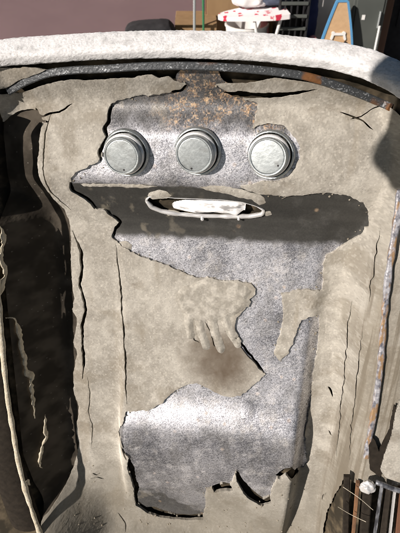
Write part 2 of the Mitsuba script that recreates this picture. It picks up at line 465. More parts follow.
def depth(u, v):
    """How far the pressed sheet stands in front of its reference plane."""
    u, v = np.asarray(u, float), np.asarray(v, float)
    t = v - 0.04 * u                                   # the pressings run a little askew
    upper = 0.045 * ramp(t, 0.065, 0.160, 0.005) * (1 - 0.75 * sstep(0.225, 0.285, t))
    inside = ramp(u, -0.150, -0.135, 0.003) * (1 - ramp(u, 0.204, 0.222, 0.003))
    panel = inside * 0.009 * (1 - ramp(t, 0.06, 0.10, 0.006))
    lean = 0.026 * np.clip((0.05 - t) / 0.34, 0, 1) ** 2 + 0.012 * np.clip((u + 0.13) / 0.34, 0, 1) ** 2 * ramp(-t, -0.06, 0.10, 0.02)          # the panel leans out a little towards its lower end
    under = 0.026 + 0.034 * (1 - sstep(-0.12, 0.15, u))  # and rolls under below, further on the left
    wide = sstep(-0.215, -0.135, u) * (1 - sstep(0.19, 0.25, u))
    bulge = inside * (lean + 0.018 * ramp(-t, 0.275, 0.318, 0.008)) - wide * under * (np.clip(-t - 0.36, 0, 0.24) / 0.20) ** 2
    top = 0.058 * ramp(t, 0.276 + 0.010 * np.cos(9 * u), 0.332, 0.010)
    body = upper + panel + bulge + top
    left = 0.106 * ramp(crease_left(v) - u, 0, 0.077, 0.004)
    right = 0.100 * ramp(u - crease_right(v), 0, 0.034 - 0.014 * sstep(0.0, 0.14, v), 0.005)
    fall = 1.2 * soft(-0.350 - u + 0.03 * (1 - sstep(-0.6, -0.3, v)), 0.006) + 1.2 * soft(u - 0.365, 0.006)
    start = -0.555 + 0.140 * (1 - sstep(-0.29, -0.15, u)) + 0.05 * sstep(0.2, 0.3, u)
    floor = 4.6 * soft(start - t, 0.015) ** 2 + 0.10 * soft(start - t, 0.015) - 0.03 * wide * sstep(-0.68, -0.60, t) * (1 - sstep(-0.3, -0.2, t))
    return smax(smax(body, left + right - fall), floor) - 0.0055


BARE = [(-0.1543, 0.2599), (-0.1483, 0.2706), (-0.1192, 0.2814), (-0.0877, 0.2862), (-0.0597, 0.2909), (-0.0394, 0.2967), (-0.0311, 0.3048), (-0.0332, 0.3137), (-0.0238, 0.3215), (0.0081, 0.3217), (0.0092, 0.3115), (0.0149, 0.3058), (0.0373, 0.2933), (0.0588, 0.2869), (0.0771, 0.2835), (0.0753, 0.2704), (0.0748, 0.2594), (0.0714, 0.2484), (0.086, 0.2533), (0.1011, 0.2529), (0.1194, 0.2487), (0.1309, 0.2357), (0.1388, 0.2185), (0.1382, 0.1972), (0.1309, 0.1811), (0.115, 0.172), (0.0935, 0.1705), (0.0801, 0.1645), (0.0602, 0.1596), (0.07, 0.1533), (0.0957, 0.1462), (0.1176, 0.1479), (0.1395, 0.1479), (0.1621, 0.1534), (0.1846, 0.157), (0.2058, 0.1587), (0.2246, 0.1566), (0.2412, 0.1507), (0.2549, 0.1444), (0.2664, 0.1286), (0.2694, 0.1057), (0.2621, 0.0876), (0.2506, 0.0742), (0.2376, 0.0637), (0.2245, 0.0518), (0.2123, 0.0426), (0.2091, 0.0283), (0.2157, -0.0204), (0.1929, -0.0195), (0.1725, -0.0199), (0.1596, -0.0268), (0.1445, -0.0304), (0.1502, -0.0522), (0.1527, -0.0766), (0.1531, -0.0977), (0.1469, -0.124), (0.144, -0.1482), (0.1542, -0.1608), (0.1686, -0.1447), (0.1733, -0.1223), (0.1779, -0.1002), (0.184, -0.0765), (0.1985, -0.0673), (0.2147, -0.0664), (0.2187, -0.0952), (0.2202, -0.12), (0.221, -0.1536), (0.2207, -0.1946), (0.2239, -0.2478), (0.2247, -0.2995), (0.2221, -0.327), (0.2293, -0.3684), (0.2354, -0.4029), (0.2296, -0.42), (0.2164, -0.4168), (0.2, -0.3756), (0.1855, -0.3814), (0.1744, -0.4022), (0.1677, -0.4315), (0.1661, -0.4555), (0.1515, -0.4684), (0.1347, -0.4573), (0.124, -0.4479), (0.1149, -0.4325), (0.1046, -0.4264), (0.0994, -0.408), (0.0948, -0.3982), (0.0923, -0.4179), (0.0859, -0.4426), (0.0698, -0.4407), (0.0524, -0.4578), (0.0385, -0.4685), (0.0372, -0.4975), (0.04, -0.5282), (0.0342, -0.5762), (0.0055, -0.5925), (-0.0211, -0.5959), (-0.0502, -0.5924), (-0.0749, -0.5848), (-0.095, -0.5914), (-0.1105, -0.5722), (-0.1134, -0.5422), (-0.1077, -0.5029), (-0.1135, -0.4706), (-0.1117, -0.4415), (-0.1231, -0.4244), (-0.1181, -0.4027), (-0.1303, -0.3872), (-0.1354, -0.3674), (-0.1507, -0.3798), (-0.135, -0.333), (-0.1282, -0.3154), (-0.1254, -0.2979), (-0.1078, -0.2957), (-0.0827, -0.2911), (-0.0679, -0.2824), (-0.0568, -0.2756), (-0.0425, -0.256), (-0.0277, -0.2437), (-0.011, -0.2331), (0.0058, -0.2267), (0.0292, -0.236), (0.0525, -0.2451), (0.0733, -0.2462), (0.0916, -0.2394), (0.1103, -0.2181), (0.1237, -0.2037), (0.1317, -0.1903), (0.1176, -0.1762), (0.1058, -0.1657), (0.0935, -0.1492), (0.0812, -0.1328), (0.0709, -0.1162), (0.069, -0.0907), (0.0786, -0.0759), (0.0866, -0.0653), (0.0906, -0.0495), (0.1, -0.0371), (0.101, -0.0275), (0.0898, -0.0193), (0.0721, -0.0155), (0.0531, -0.0174), (0.0355, -0.0173), (0.016, -0.0136), (0.0021, -0.0168), (-0.0158, -0.0129), (-0.0373, -0.0055), (-0.0606, 0.0037), (-0.0873, 0.0107), (-0.1122, 0.0178), (-0.1299, 0.0274), (-0.1429, 0.0347), (-0.1503, 0.0391), (-0.1555, 0.046), (-0.1516, 0.0594), (-0.1416, 0.0742), (-0.1563, 0.0882), (-0.1655, 0.0974), (-0.1808, 0.0981), (-0.1859, 0.1095), (-0.1948, 0.1166), (-0.205, 0.1255), (-0.2124, 0.1307), (-0.2152, 0.1418), (-0.2098, 0.1563), (-0.1993, 0.1654), (-0.1876, 0.1711), (-0.1759, 0.1783), (-0.1661, 0.1822), (-0.1595, 0.189), (-0.1608, 0.1983), (-0.1557, 0.2126), (-0.1492, 0.2237), (-0.1567, 0.2346), (-0.1504, 0.2447)]
ISLANDS = [[(-0.084, 0.1372), (-0.0706, 0.142), (-0.0578, 0.1393), (-0.0484, 0.1325), (-0.0552, 0.1262), (-0.0718, 0.1248), (-0.0819, 0.1221), (-0.0896, 0.1291)], [(-0.0647, 0.1021), (-0.0495, 0.1053), (-0.0362, 0.1007), (-0.0397, 0.0946), (-0.0566, 0.0932)], [(-0.0028, 0.1529), (0.021, 0.1565), (0.0478, 0.1551), (0.0701, 0.1515), (0.0959, 0.1443), (0.1034, 0.1317), (0.0928, 0.1251), (0.0807, 0.1356), (0.0614, 0.1377), (0.0324, 0.1447), (0.0068, 0.1464)], [(-0.1984, 0.1431), (-0.1484, 0.147), (-0.0993, 0.149), (-0.0703, 0.1476), (-0.0998, 0.1434), (-0.1458, 0.1417), (-0.1927, 0.138)], [(0.0986, 0.1141), (0.1112, 0.1171), (0.1152, 0.1097), (0.1059, 0.1051)], [(-0.1448, 0.0343), (-0.1299, 0.0403), (-0.1193, 0.0339), (-0.1228, 0.0206), (-0.1337, 0.0175), (-0.143, 0.0253)]]
CRACKS = [([(-0.1485, 0.0319), (-0.1435, -0.0128), (-0.14, -0.0552), (-0.1382, -0.0949), (-0.134, -0.1448), (-0.1294, -0.1957), (-0.1285, -0.2482), (-0.1245, -0.2871)], 0.0034), ([(-0.2249, 0.0512), (-0.2187, 0.0331), (-0.2107, 0.0073), (-0.2118, -0.0199), (-0.2169, -0.0541), (-0.2106, -0.084), (-0.2075, -0.1024), (-0.2166, -0.1372), (-0.2164, -0.1808), (-0.2162, -0.2259), (-0.2194, -0.2565)], 0.0062), ([(-0.2091, -0.2506), (-0.2067, -0.2956), (-0.2102, -0.3376), (-0.2033, -0.3775), (-0.2071, -0.43)], 0.0016), ([(-0.245, 0.2505), (-0.2477, 0.2291), (-0.2511, 0.2032), (-0.255, 0.1712), (-0.2554, 0.1495), (-0.2518, 0.1276), (-0.2393, 0.1071), (-0.2218, 0.0906)], 0.0024), ([(-0.2693, 0.2491), (-0.2556, 0.2456), (-0.245, 0.2505), (-0.2307, 0.2527), (-0.2231, 0.259), (-0.2103, 0.2657)], 0.003), ([(-0.2682, 0.2565), (-0.2624, 0.2466), (-0.2578, 0.2398), (-0.246, 0.2377)], 0.0035), ([(0.2589, 0.2934), (0.2427, 0.2834), (0.231, 0.2729), (0.2153, 0.2692)], 0.0022), ([(0.1998, 0.2779), (0.2223, 0.2723), (0.2388, 0.2652), (0.2508, 0.2567)], 0.002), ([(0.2513, -0.2166), (0.2581, -0.2264), (0.2633, -0.2383)], 0.0035), ([(0.2668, -0.3162), (0.2736, -0.3268)], 0.003), ([(0.2796, -0.4612), (0.2756, -0.487)], 0.002), ([(-0.2071, -0.4952), (-0.1989, -0.5009), (-0.1905, -0.4957)], 0.003), ([(-0.2117, -0.5117), (-0.199, -0.5065), (-0.1827, -0.5133)], 0.0025), ([(-0.1556, -0.609), (-0.1438, -0.6224), (-0.1356, -0.6321), (-0.1324, -0.6435)], 0.002), ([(-0.0083, -0.0997), (-0.0055, -0.1194), (-0.0028, -0.1373), (0.0086, -0.142)], 0.0022), ([(0.0154, -0.099), (0.0276, -0.1215), (0.0346, -0.1448), (0.0442, -0.1517)], 0.0015), ([(0.0527, -0.1144), (0.0619, -0.1173), (0.0739, -0.1317), (0.0877, -0.146), (0.1017, -0.1602), (0.1176, -0.1762)], 0.003), ([(0.2618, -0.0229), (0.2623, -0.0809), (0.2701, -0.1593), (0.2794, -0.2752), (0.2836, -0.3573)], 0.0016), ([(0.2815, 0.1092), (0.2793, 0.0809), (0.2789, 0.0644), (0.2762, 0.0341), (0.2784, 0.0002)], 0.0016), ([(0.2771, -0.0562), (0.2822, -0.1316), (0.2908, -0.2425), (0.2985, -0.3304)], 0.0014)]
EDGE_CRACKS = [([(-0.1483, 0.2691), (-0.1522, 0.2558), (-0.1502, 0.2433), (-0.1565, 0.2333), (-0.1507, 0.2221), (-0.1573, 0.2094), (-0.1624, 0.1982), (-0.1629, 0.1824)], 0.0055), ([(-0.2146, 0.1455), (-0.2141, 0.1306), (-0.2037, 0.1237), (-0.1931, 0.1168), (-0.1845, 0.1077), (-0.1794, 0.0962)], 0.0055), ([(-0.1528, 0.0885), (-0.138, 0.0747), (-0.1498, 0.0578), (-0.1538, 0.0443)], 0.004), ([(-0.0549, 0.2927), (-0.0379, 0.2967), (-0.0296, 0.3049)], 0.004), ([(-0.1506, -0.3745), (-0.1327, -0.3841), (-0.1226, -0.4122)], 0.0035), ([(0.0579, -0.1118), (0.0733, -0.1238), (0.0894, -0.1437), (0.1054, -0.1617), (0.1297, -0.1886)], 0.0045)]
GAPS = [[(0.0223, 0.297), (0.0491, 0.3001), (0.0818, 0.299), (0.1225, 0.303), (0.1617, 0.3099), (0.1374, 0.3009), (0.109, 0.2945), (0.072, 0.2907), (0.0435, 0.2906)], [(-0.1183, -0.4084), (-0.1092, -0.4344), (-0.1077, -0.4772), (-0.1041, -0.5112), (-0.1117, -0.5505), (-0.1105, -0.5755), (-0.0927, -0.588), (-0.0749, -0.5848), (-0.0502, -0.5924), (-0.0211, -0.5959), (0.0055, -0.5925), (0.0342, -0.5762), (0.0367, -0.592), (0.006, -0.6047), (-0.0274, -0.6084), (-0.061, -0.6086), (-0.0881, -0.602), (-0.1151, -0.5826), (-0.1187, -0.556), (-0.1152, -0.5142), (-0.1178, -0.4716), (-0.1236, -0.4341)], [(0.0504, -0.4583), (0.0718, -0.4402), (0.0879, -0.4421), (0.0927, -0.4561), (0.0709, -0.4622), (0.0551, -0.4735)], [(0.0931, -0.4012), (0.1013, -0.4076), (0.1062, -0.4204), (0.1169, -0.4321), (0.1279, -0.4469), (0.1386, -0.4563), (0.1535, -0.4679), (0.1661, -0.4555), (0.1701, -0.4763), (0.1535, -0.4905), (0.1367, -0.4819), (0.1217, -0.47), (0.1082, -0.4489), (0.0988, -0.4277)], [(0.1701, -0.3979), (0.1852, -0.3789), (0.1997, -0.3729), (0.2222, -0.4267), (0.2186, -0.4327), (0.19, -0.3883), (0.18, -0.401)], [(0.2984, -0.3649), (0.2945, -0.4052), (0.2886, -0.4584), (0.2849, -0.5099), (0.2836, -0.5606), (0.2826, -0.6039), (0.4807, -0.5812), (0.4646, -0.4425), (0.3509, -0.3426)], [(-0.299, 0.2847), (-0.2895, 0.2881), (-0.2676, 0.2969), (-0.2419, 0.3043), (-0.2031, 0.3078), (-0.2168, 0.3026), (-0.2454, 0.295), (-0.2689, 0.286), (-0.2929, 0.2786)]]
TOPEDGE = [(-0.3423, 0.2763), (-0.3193, 0.2779), (-0.3051, 0.2787), (-0.2929, 0.2786), (-0.2759, 0.2841), (-0.2544, 0.2915), (-0.2287, 0.299), (-0.2041, 0.3048), (-0.1817, 0.3044), (-0.1585, 0.3071), (-0.1356, 0.3098), (-0.1131, 0.311), (-0.0944, 0.3163), (-0.0796, 0.3171), (-0.0714, 0.3131), (-0.0562, 0.3169), (-0.0481, 0.3114), (-0.0353, 0.3076), (-0.0302, 0.3139), (-0.0238, 0.3215), (0.008, 0.3203), (0.0106, 0.3086), (0.0312, 0.3113), (0.0632, 0.3131), (0.0983, 0.3223), (0.1339, 0.3215), (0.1557, 0.3184), (0.1772, 0.3167), (0.2073, 0.3097), (0.2336, 0.3023), (0.2465, 0.2925), (0.2649, 0.293), (0.2759, 0.2838), (0.3138, 0.257)]
WEDGE = [(-0.3283, 0.3178), (-0.29, 0.3164), (-0.259, 0.3194), (-0.2356, 0.3177), (-0.2465, 0.3114), (-0.2672, 0.3045), (-0.2911, 0.2942), (-0.3055, 0.2863), (-0.3317, 0.2817)]
FLAP = [(0.0944, -0.032), (0.0832, -0.0238), (0.0653, -0.0181), (0.0409, -0.0186), (0.0231, -0.0147), (0.0022, -0.0187), (-0.0115, -0.0296), (-0.0256, -0.0349), (-0.0359, -0.0456), (-0.0408, -0.0598), (-0.0349, -0.0729), (-0.0253, -0.0877), (-0.0234, -0.0891), (-0.0207, -0.1127), (-0.0149, -0.1353), (-0.0112, -0.1381), (-0.0075, -0.1382), (-0.0041, -0.1364), (-0.0014, -0.1322), (-0.001, -0.1282), (-0.0057, -0.1082), (-0.0066, -0.0999), (-0.0032, -0.1001), (0.001, -0.1209), (0.0128, -0.1522), (0.0158, -0.1551), (0.019, -0.1559), (0.0223, -0.1555), (0.0259, -0.153), (0.0281, -0.1481), (0.0281, -0.1436), (0.0172, -0.1145), (0.0142, -0.1007), (0.0201, -0.0988), (0.0272, -0.1228), (0.0405, -0.1542), (0.0427, -0.157), (0.0456, -0.1584), (0.0489, -0.1584), (0.0519, -0.157), (0.0553, -0.1529), (0.0558, -0.1467), (0.0425, -0.1149), (0.0363, -0.094), (0.0432, -0.092), (0.0548, -0.1162), (0.0719, -0.1414), (0.0744, -0.1433), (0.0774, -0.1441), (0.0804, -0.1435), (0.0832, -0.1416), (0.0857, -0.1362), (0.0849, -0.1313), (0.0682, -0.1066), (0.0587, -0.0866), (0.0733, -0.0765), (0.0848, -0.0655), (0.0877, -0.0617), (0.0899, -0.0624), (0.0986, -0.0713), (0.1023, -0.0714), (0.1053, -0.0691), (0.1063, -0.065), (0.1052, -0.0618), (0.0966, -0.0523), (0.0928, -0.0504), (0.0884, -0.0441)]
STAIN = [(0.0549, -0.1727), (0.0612, -0.2087)]
STUDS = [(-0.1216, 0.1988, 0.0396), (-0.0099, 0.2086, 0.0396), (0.102, 0.2109, 0.0396)]
SLOT = [(-0.0926, 0.1202), (-0.0871, 0.1265), (-0.0753, 0.1294), (-0.0441, 0.1281), (0.005, 0.1302), (0.0374, 0.131), (0.065, 0.1295), (0.088, 0.1237), (0.1015, 0.1171), (0.099, 0.1092), (0.0797, 0.1038), (0.0386, 0.1003), (-0.0031, 0.0977), (-0.0367, 0.0977), (-0.067, 0.1009), (-0.0835, 0.1073)]
STRIP = [(-0.3044, 0.2803), (-0.2884, 0.2898), (-0.2659, 0.3001), (-0.2313, 0.3122), (-0.1922, 0.3185), (-0.1546, 0.3219), (-0.0806, 0.3298), (-0.0088, 0.3335), (0.062, 0.333), (0.1327, 0.3285), (0.1764, 0.3196), (0.2145, 0.3087), (0.2413, 0.2999), (0.2669, 0.291)]
FLANGE_L = [(-0.3178, 0.2605, 0.109), (-0.3231, 0.2029, 0.109), (-0.3239, 0.1423, 0.109), (-0.3215, 0.0781, 0.109), (-0.3206, 0.0098, 0.109), (-0.3231, -0.0633, 0.109), (-0.325, -0.1515, 0.109), (-0.3252, -0.2464, 0.109), (-0.3221, -0.3136, 0.109), (-0.3188, -0.3844, 0.109), (-0.3082, -0.4711, 0.109), (-0.2891, -0.5705, 0.109), (-0.2686, -0.6445, 0.109)]
FLANGE_R = [(0.2855, 0.1868, 0.104), (0.2895, 0.1505, 0.104), (0.2909, 0.1047, 0.104), (0.2937, 0.0487, 0.104), (0.2997, -0.0189, 0.104), (0.3093, -0.1096, 0.104), (0.3129, -0.168, 0.104), (0.3151, -0.2298, 0.104), (0.3166, -0.2906, 0.104)]
RIM = [(-0.4509, 0.3113, 0.1), (-0.3702, 0.324, 0.08), (-0.3007, 0.3365, 0.065), (-0.2272, 0.3454, 0.06), (-0.1538, 0.3528, 0.058), (-0.0815, 0.3582, 0.057), (-0.0104, 0.3616, 0.057), (0.0597, 0.3623, 0.06), (0.1147, 0.3605, 0.065), (0.1682, 0.357, 0.075), (0.2065, 0.3506, 0.09), (0.2334, 0.3428, 0.105), (0.2614, 0.3306, 0.12), (0.3017, 0.3042, 0.15)]
SIDE_EDGE = [(-0.3604, 0.1936), (-0.3327, 0.215), (-0.3196, 0.2312), (-0.3036, 0.246), (-0.2859, 0.254), (-0.2697, 0.2534), (-0.2584, 0.2426), (-0.2587, 0.2106), (-0.265, 0.1705), (-0.2619, 0.1419), (-0.2516, 0.1139), (-0.2355, 0.0914), (-0.229, 0.0662), (-0.2305, 0.0131), (-0.2315, -0.0455), (-0.2296, -0.0859), (-0.2344, -0.1072), (-0.2256, -0.1232), (-0.2287, -0.1493), (-0.2341, -0.1828), (-0.2289, -0.1979), (-0.237, -0.2446), (-0.2375, -0.2993), (-0.2302, -0.3204), (-0.2338, -0.3557), (-0.2396, -0.3922), (-0.2344, -0.4177), (-0.2401, -0.4529), (-0.2539, -0.4996), (-0.2671, -0.5284), (-0.2802, -0.5453), (-0.3002, -0.5669)]
RIDGES = [[(-0.3215, -0.086), (-0.3138, -0.0903), (-0.3097, -0.0987), (-0.3074, -0.1183), (-0.3057, -0.1501), (-0.3039, -0.183), (-0.3029, -0.2097), (-0.2963, -0.2238), (-0.2993, -0.2347), (-0.2983, -0.2649), (-0.2984, -0.3185)], [(-0.2843, -0.3223), (-0.2867, -0.3468), (-0.2852, -0.3731), (-0.2914, -0.3918), (-0.2969, -0.4241), (-0.2953, -0.4468)], [(-0.3127, -0.4714), (-0.3159, -0.4547), (-0.3218, -0.4812)], [(-0.3166, 0.0797), (-0.3139, 0.0672), (-0.3138, 0.0534), (-0.3193, 0.017), (-0.3159, 0.0012), (-0.3215, -0.0329), (-0.3251, -0.0503)]]

# ------------------------------------------------------------------ the setting
ground = trimesh.creation.box([120, 120, 0.2])
ground.apply_translation([0, 0, -0.1])
add('garage_floor', ground, 'concrete', False, kind='structure')

wall = bx(0, 4.75, 1.3, 9.0, 0.2, 2.6, 0.0)
labels[add('garage_wall', wall, 'mauve_paint', False)] = {'label': 'plain mauve painted wall at the far end behind the clutter', 'category': 'wall'}

# ------------------------------------------------------------------ the shell: back skin, bare metal, lining
S = 'tub_shell'
labels[S] = {'label': 'weathered tub shaped shell with cracked beige lining peeled off its grey metal back', 'category': 'shell'}

bare = ragged(BARE, 0.0018, 0.0024, 190, 3)
gu, gv = np.meshgrid(np.linspace(-0.47, 0.47, 160), np.linspace(-0.80, 0.352, 200))
gw = depth(gu, gv) - 0.014
front = wp(gu, gv, gw).reshape(-1, 3)
back = wp(gu, gv, gw - 0.012).reshape(-1, 3)
ny, nx = gu.shape
i, j = np.meshgrid(np.arange(ny - 1), np.arange(nx - 1), indexing='ij')
q = np.stack([i * nx + j, i * nx + j + 1, (i + 1) * nx + j + 1, (i + 1) * nx + j], -1).reshape(-1, 4)
N0 = len(front)
edge_loop = np.concatenate([np.arange(nx), (np.arange(1, ny) * nx + nx - 1), ((ny - 1) * nx + np.arange(nx - 2, -1, -1)), np.arange(ny - 2, 0, -1) * nx])
e2 = np.roll(edge_loop, -1)
skirt = np.c_[edge_loop, edge_loop + N0, e2 + N0, e2]
body = trimesh.Trimesh(np.vstack([front, back]), np.vstack([x[:, k] for x in (q, q[:, ::-1] + N0, skirt) for k in ([0, 1, 2], [0, 2, 3])]), process=False)
add(S + '__back_skin', body, 'dark_back', True)

gaps = [ragged(g, 0.0022, 0.0014, 150, 5 + k) for k, g in enumerate(GAPS)]
edge_cuts = [crack(p, w, 50 + k) for k, (p, w) in enumerate(EDGE_CRACKS)]
slot = Polygon(SLOT).buffer(0.0)
slot = slot.buffer(-0.002).buffer(0.004).buffer(-0.002)
STUD_R = 0.0345
holes = [Point(s[0], s[1]).buffer(STUD_R, 24) for s in STUDS]
plate = bare.union(Point(STUDS[2][0], STUDS[2][1]).buffer(0.040)).buffer(0.012).difference(unary_union([slot, *holes, *gaps, *edge_cuts]))
mesh, uv = sheet(plate, 0.0042, lambda u, v, d: 0.0006 * n2(u, v, 25, 4) * 2, 0.003, None, 1)
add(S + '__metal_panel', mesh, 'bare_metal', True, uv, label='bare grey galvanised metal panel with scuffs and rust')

outer = Polygon([(-0.318, -0.80), (0.42, -0.80), (0.42, TOPEDGE[-1][1])] + [p for p in TOPEDGE[::-1] if -0.318 < p[0] < 0.42] + [(-0.318, TOPEDGE[0][1]),])
left_cut = np.array([(p[0], p[1]) for p in FLANGE_L])
left_cut = Polygon([(-0.6, 0.5), (-0.318, 0.5), (-0.318, left_cut[0][1])] + [tuple(p) for p in left_cut] + [(left_cut[-1][0] + 0.03, -0.9), (-0.6, -0.9)]).buffer(0)
side_line = smooth_path([(a, b, 0) for a, b in SIDE_EDGE], 0.004)[:, :2]
left_side = Polygon([tuple(p) for p in side_line] + [(-0.6, side_line[-1][1]), (-0.6, side_line[0][1])]).buffer(0)
cuts = [bare, left_cut, ragged(list(left_side.exterior.coords)[:-1], 0.0022, 0.0022, 110, 33)] + [crack(p, w, k) for k, (p, w) in enumerate(CRACKS)] + gaps
cuts.append(ragged(list(Point(STUDS[2][0] + 0.0015, STUDS[2][1] + 0.0025).buffer(0.0425).exterior.coords)[:-1], 0.002, 0.0035, 110, 9))
cuts += edge_cuts
lining_poly = ragged(list(outer.buffer(0).exterior.coords)[:-1], 0.003, 0.0018, 140, 21).difference(unary_union(cuts)).buffer(-0.0003).buffer(0.0003)
pieces = sorted((g for g in getattr(lining_poly, 'geoms', [lining_poly]) if g.area > 3e-6), key=lambda g: -g.area)


def lining_height(u, v, d):
    h = 0.0042 + 0.0034 * sstep(0.245, 0.27, u) * (meshkit.fbm(np.c_[u * 170, v * 7, u * 0 + 0.7], 3, 77) - 0.5) + 0.0026 * n2(u, v, 18, 8) + 0.0013 * n2(u, v, 80, 9) + 0.0007 * n2(u, v, 260, 10)
    return h + 0.0038 * np.exp(-d / 0.007) * np.clip(2.2 * (n2(u, v, 30, 12) + 0.22), 0, 1) - 0.0012 * np.exp(-d / 0.0012)


for k, g in enumerate(pieces):
    mesh, uv = sheet(g, 0.0036, lining_height, 0.0021, -0.002, 30 + k)
    add(S + ('__lining' if k == 0 else '__lining_piece'), mesh, 'lining_coat', True, uv, **({'label': 'beige crazed lining that is torn around the bare metal'} if k == 0 else {}))
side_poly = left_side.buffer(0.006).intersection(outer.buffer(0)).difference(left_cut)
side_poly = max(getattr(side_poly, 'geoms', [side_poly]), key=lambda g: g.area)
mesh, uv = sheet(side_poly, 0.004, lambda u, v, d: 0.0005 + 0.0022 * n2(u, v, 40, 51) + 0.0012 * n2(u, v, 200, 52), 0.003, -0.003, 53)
add(S + '__left_side', mesh, 'side_shade_coat', True, uv, label='dark brown bare left side, shade deepened in its colour, with pale torn ridges')
wedge = ragged(WEDGE, 0.003, 0.0015, 120, 44)
mesh, uv = sheet(wedge, 0.004, lambda u, v, d: lining_height(u, v, d) + 0.003, 0.0025, -0.004, 45)
add(S + '__lining_piece', mesh, 'lining_coat', True, uv)
for k, pts in enumerate(ISLANDS):
    mesh, uv = sheet(ragged(pts, 0.002, 0.0018, 180, 60 + k), 0.0025, lambda u, v, d: np.minimum(0.0028, 0.0006 + 0.35 * d) + 0.001 * n2(u, v, 260, 10), 0.002, -0.0012, 70 + k)
    add(S + '__lining_flake', mesh, 'lining_coat', True, uv)
flap = ragged(FLAP, 0.002, 0.0013, 160, 81).intersection(lining_poly.buffer(0.004))
flap = max(getattr(flap, 'geoms', [flap]), key=lambda g: g.area)
mesh, uv = sheet(flap, 0.0025, lambda u, v, d: lining_height(u, v, d * 0 + 1) + np.minimum(0.0050, 0.0008 + 0.55 * d) + 0.003 * n2(u, v, 50, 19), 0.002, 0.001, 82)
add(S + '__wrinkled_flap', mesh, 'flap_coat', True, uv, label='hand shaped wrinkled flap of lining above a brown stain')

# crumbs and frayed fibres along the tears, far too many and too small to count
bd = bare.exterior
fib, crumb = [], []
void = unary_union([*gaps, *edge_cuts]).buffer(0.004)
for k in range(340):
    a = rng.uniform(0, bd.length)
    p0 = np.array(bd.interpolate(a).coords[0])
    if void.contains(Point(p0)):
        continue
    d0 = rng.normal(0, 1, 2)
    d0 /= np.linalg.norm(d0)
    if k % 3 == 0:
        L = rng.uniform(0.002, 0.007)
        ts = np.linspace(0, 1, 5)
        q = p0 + np.outer(ts, d0 * L) + np.outer(ts ** 2, rng.normal(0, 0.002, 2))
        w = depth(q[:, 0], q[:, 1]) + 0.0035 + ts * rng.uniform(-0.001, 0.003)
        fib.append(sweep(wp(q[:, 0], q[:, 1], w), ring(rng.uniform(0.00018, 0.00034), 4), OUTWARD))
    else:
        q = p0 + d0 * rng.uniform(0.0, 0.014)
        m = trimesh.creation.icosphere(1, rng.uniform(0.0005, 0.0017))
        m.vertices *= rng.uniform(0.6, 1.3, (len(m.vertices), 1))
        m.apply_translation(wp(q[0], q[1], float(depth(q[0], q[1])) + 0.0008))
        crumb.append(m)
for k in range(110):
    q = np.array([rng.uniform(-0.24, 0.26), -0.43 - 0.2 * rng.uniform() ** 0.7])
    if not bare.contains(Point(q)):
        m = trimesh.creation.icosphere(1, rng.uniform(0.0006, 0.0021))
        m.vertices *= rng.uniform(0.6, 1.3, (len(m.vertices), 1))
        m.apply_translation(wp(q[0], q[1], float(depth(q[0], q[1])) + 0.0046))
        crumb.append(m)
for name, ms in (('frayed_fibres', fib), ('lining_crumbs', crumb)):
    labels[add(S + '__' + name, cat(*ms), 'crumb_tan', False)] = {'kind': 'stuff', 'label': {'frayed_fibres': 'short frayed fibres along the torn lining edges', 'lining_crumbs': 'loose crumbs of beige lining'}[name]}

# torn ridges that stand up from the lining in the left wall
for k, pts in enumerate(RIDGES):
    p = smooth_path([(a, b, 0) for a, b in pts], 0.004)
    u, v = p[:, 0], p[:, 1]
    u = u + 0.007 * n2(u, v, 120, 90 + k)
    path = wp(u, v, depth(u, v) + 0.004)
    t = np.arange(len(p)) / (len(p) - 1)
    sc = (0.15 + 1.7 * meshkit.fbm(np.c_[u * 110, v * 110, u * 0 + k], 3, 4) ** 1.5) * np.clip(np.minimum(t, 1 - t) * 6, 0.15, 1)
    add(S + '__torn_ridge', sweep(path, ring(0.0030, 8, 0.0075), OUTWARD, sc), 'pale_edge', True)

# ------------------------------------------------------------------ rim, edge strip, flanges
rim_path = smooth_path([tuple(wp(*p)) for p in RIM], 0.003)
sec = []
for a in np.linspace(0, 2 * math.pi, 56, endpoint=False):
    c, s = math.cos(a), math.sin(a)
    sec.append((0.020 * np.sign(c) * abs(c) ** 0.6, 0.0118 * np.sign(s) * abs(s) ** 0.6))
rim = sweep(rim_path, sec, np.array([0, -0.45, 0.9]))
nn = rim.vertex_normals
pv = rim.vertices
rim.vertices = pv + nn * (0.0020 * (meshkit.fbm(pv * 40, 2, 2) - 0.5) + 0.0016 * (meshkit.fbm(pv * 330, 2, 3) - 0.5))[:, None]
add(S + '__rim', rim, 'frosted_white', True, label='rough frosty white rolled rim')

st = smooth_path([(a, b, 0) for a, b in STRIP], 0.004)
path = wp(st[:, 0], st[:, 1], depth(st[:, 0], st[:, 1]) + 0.006 + 0.001 * n2(st[:, 0], st[:, 1], 60, 3))
add(S + '__edge_strip', sweep(path, np.array([(-.0055, -.0025), (.0055, -.0025), (.0055, .0015), (.004, .0028), (-.004, .0028), (-.0055, .0015)]), OUTWARD), 'strip_metal', 25, label='dark speckled metal strip under the rim')

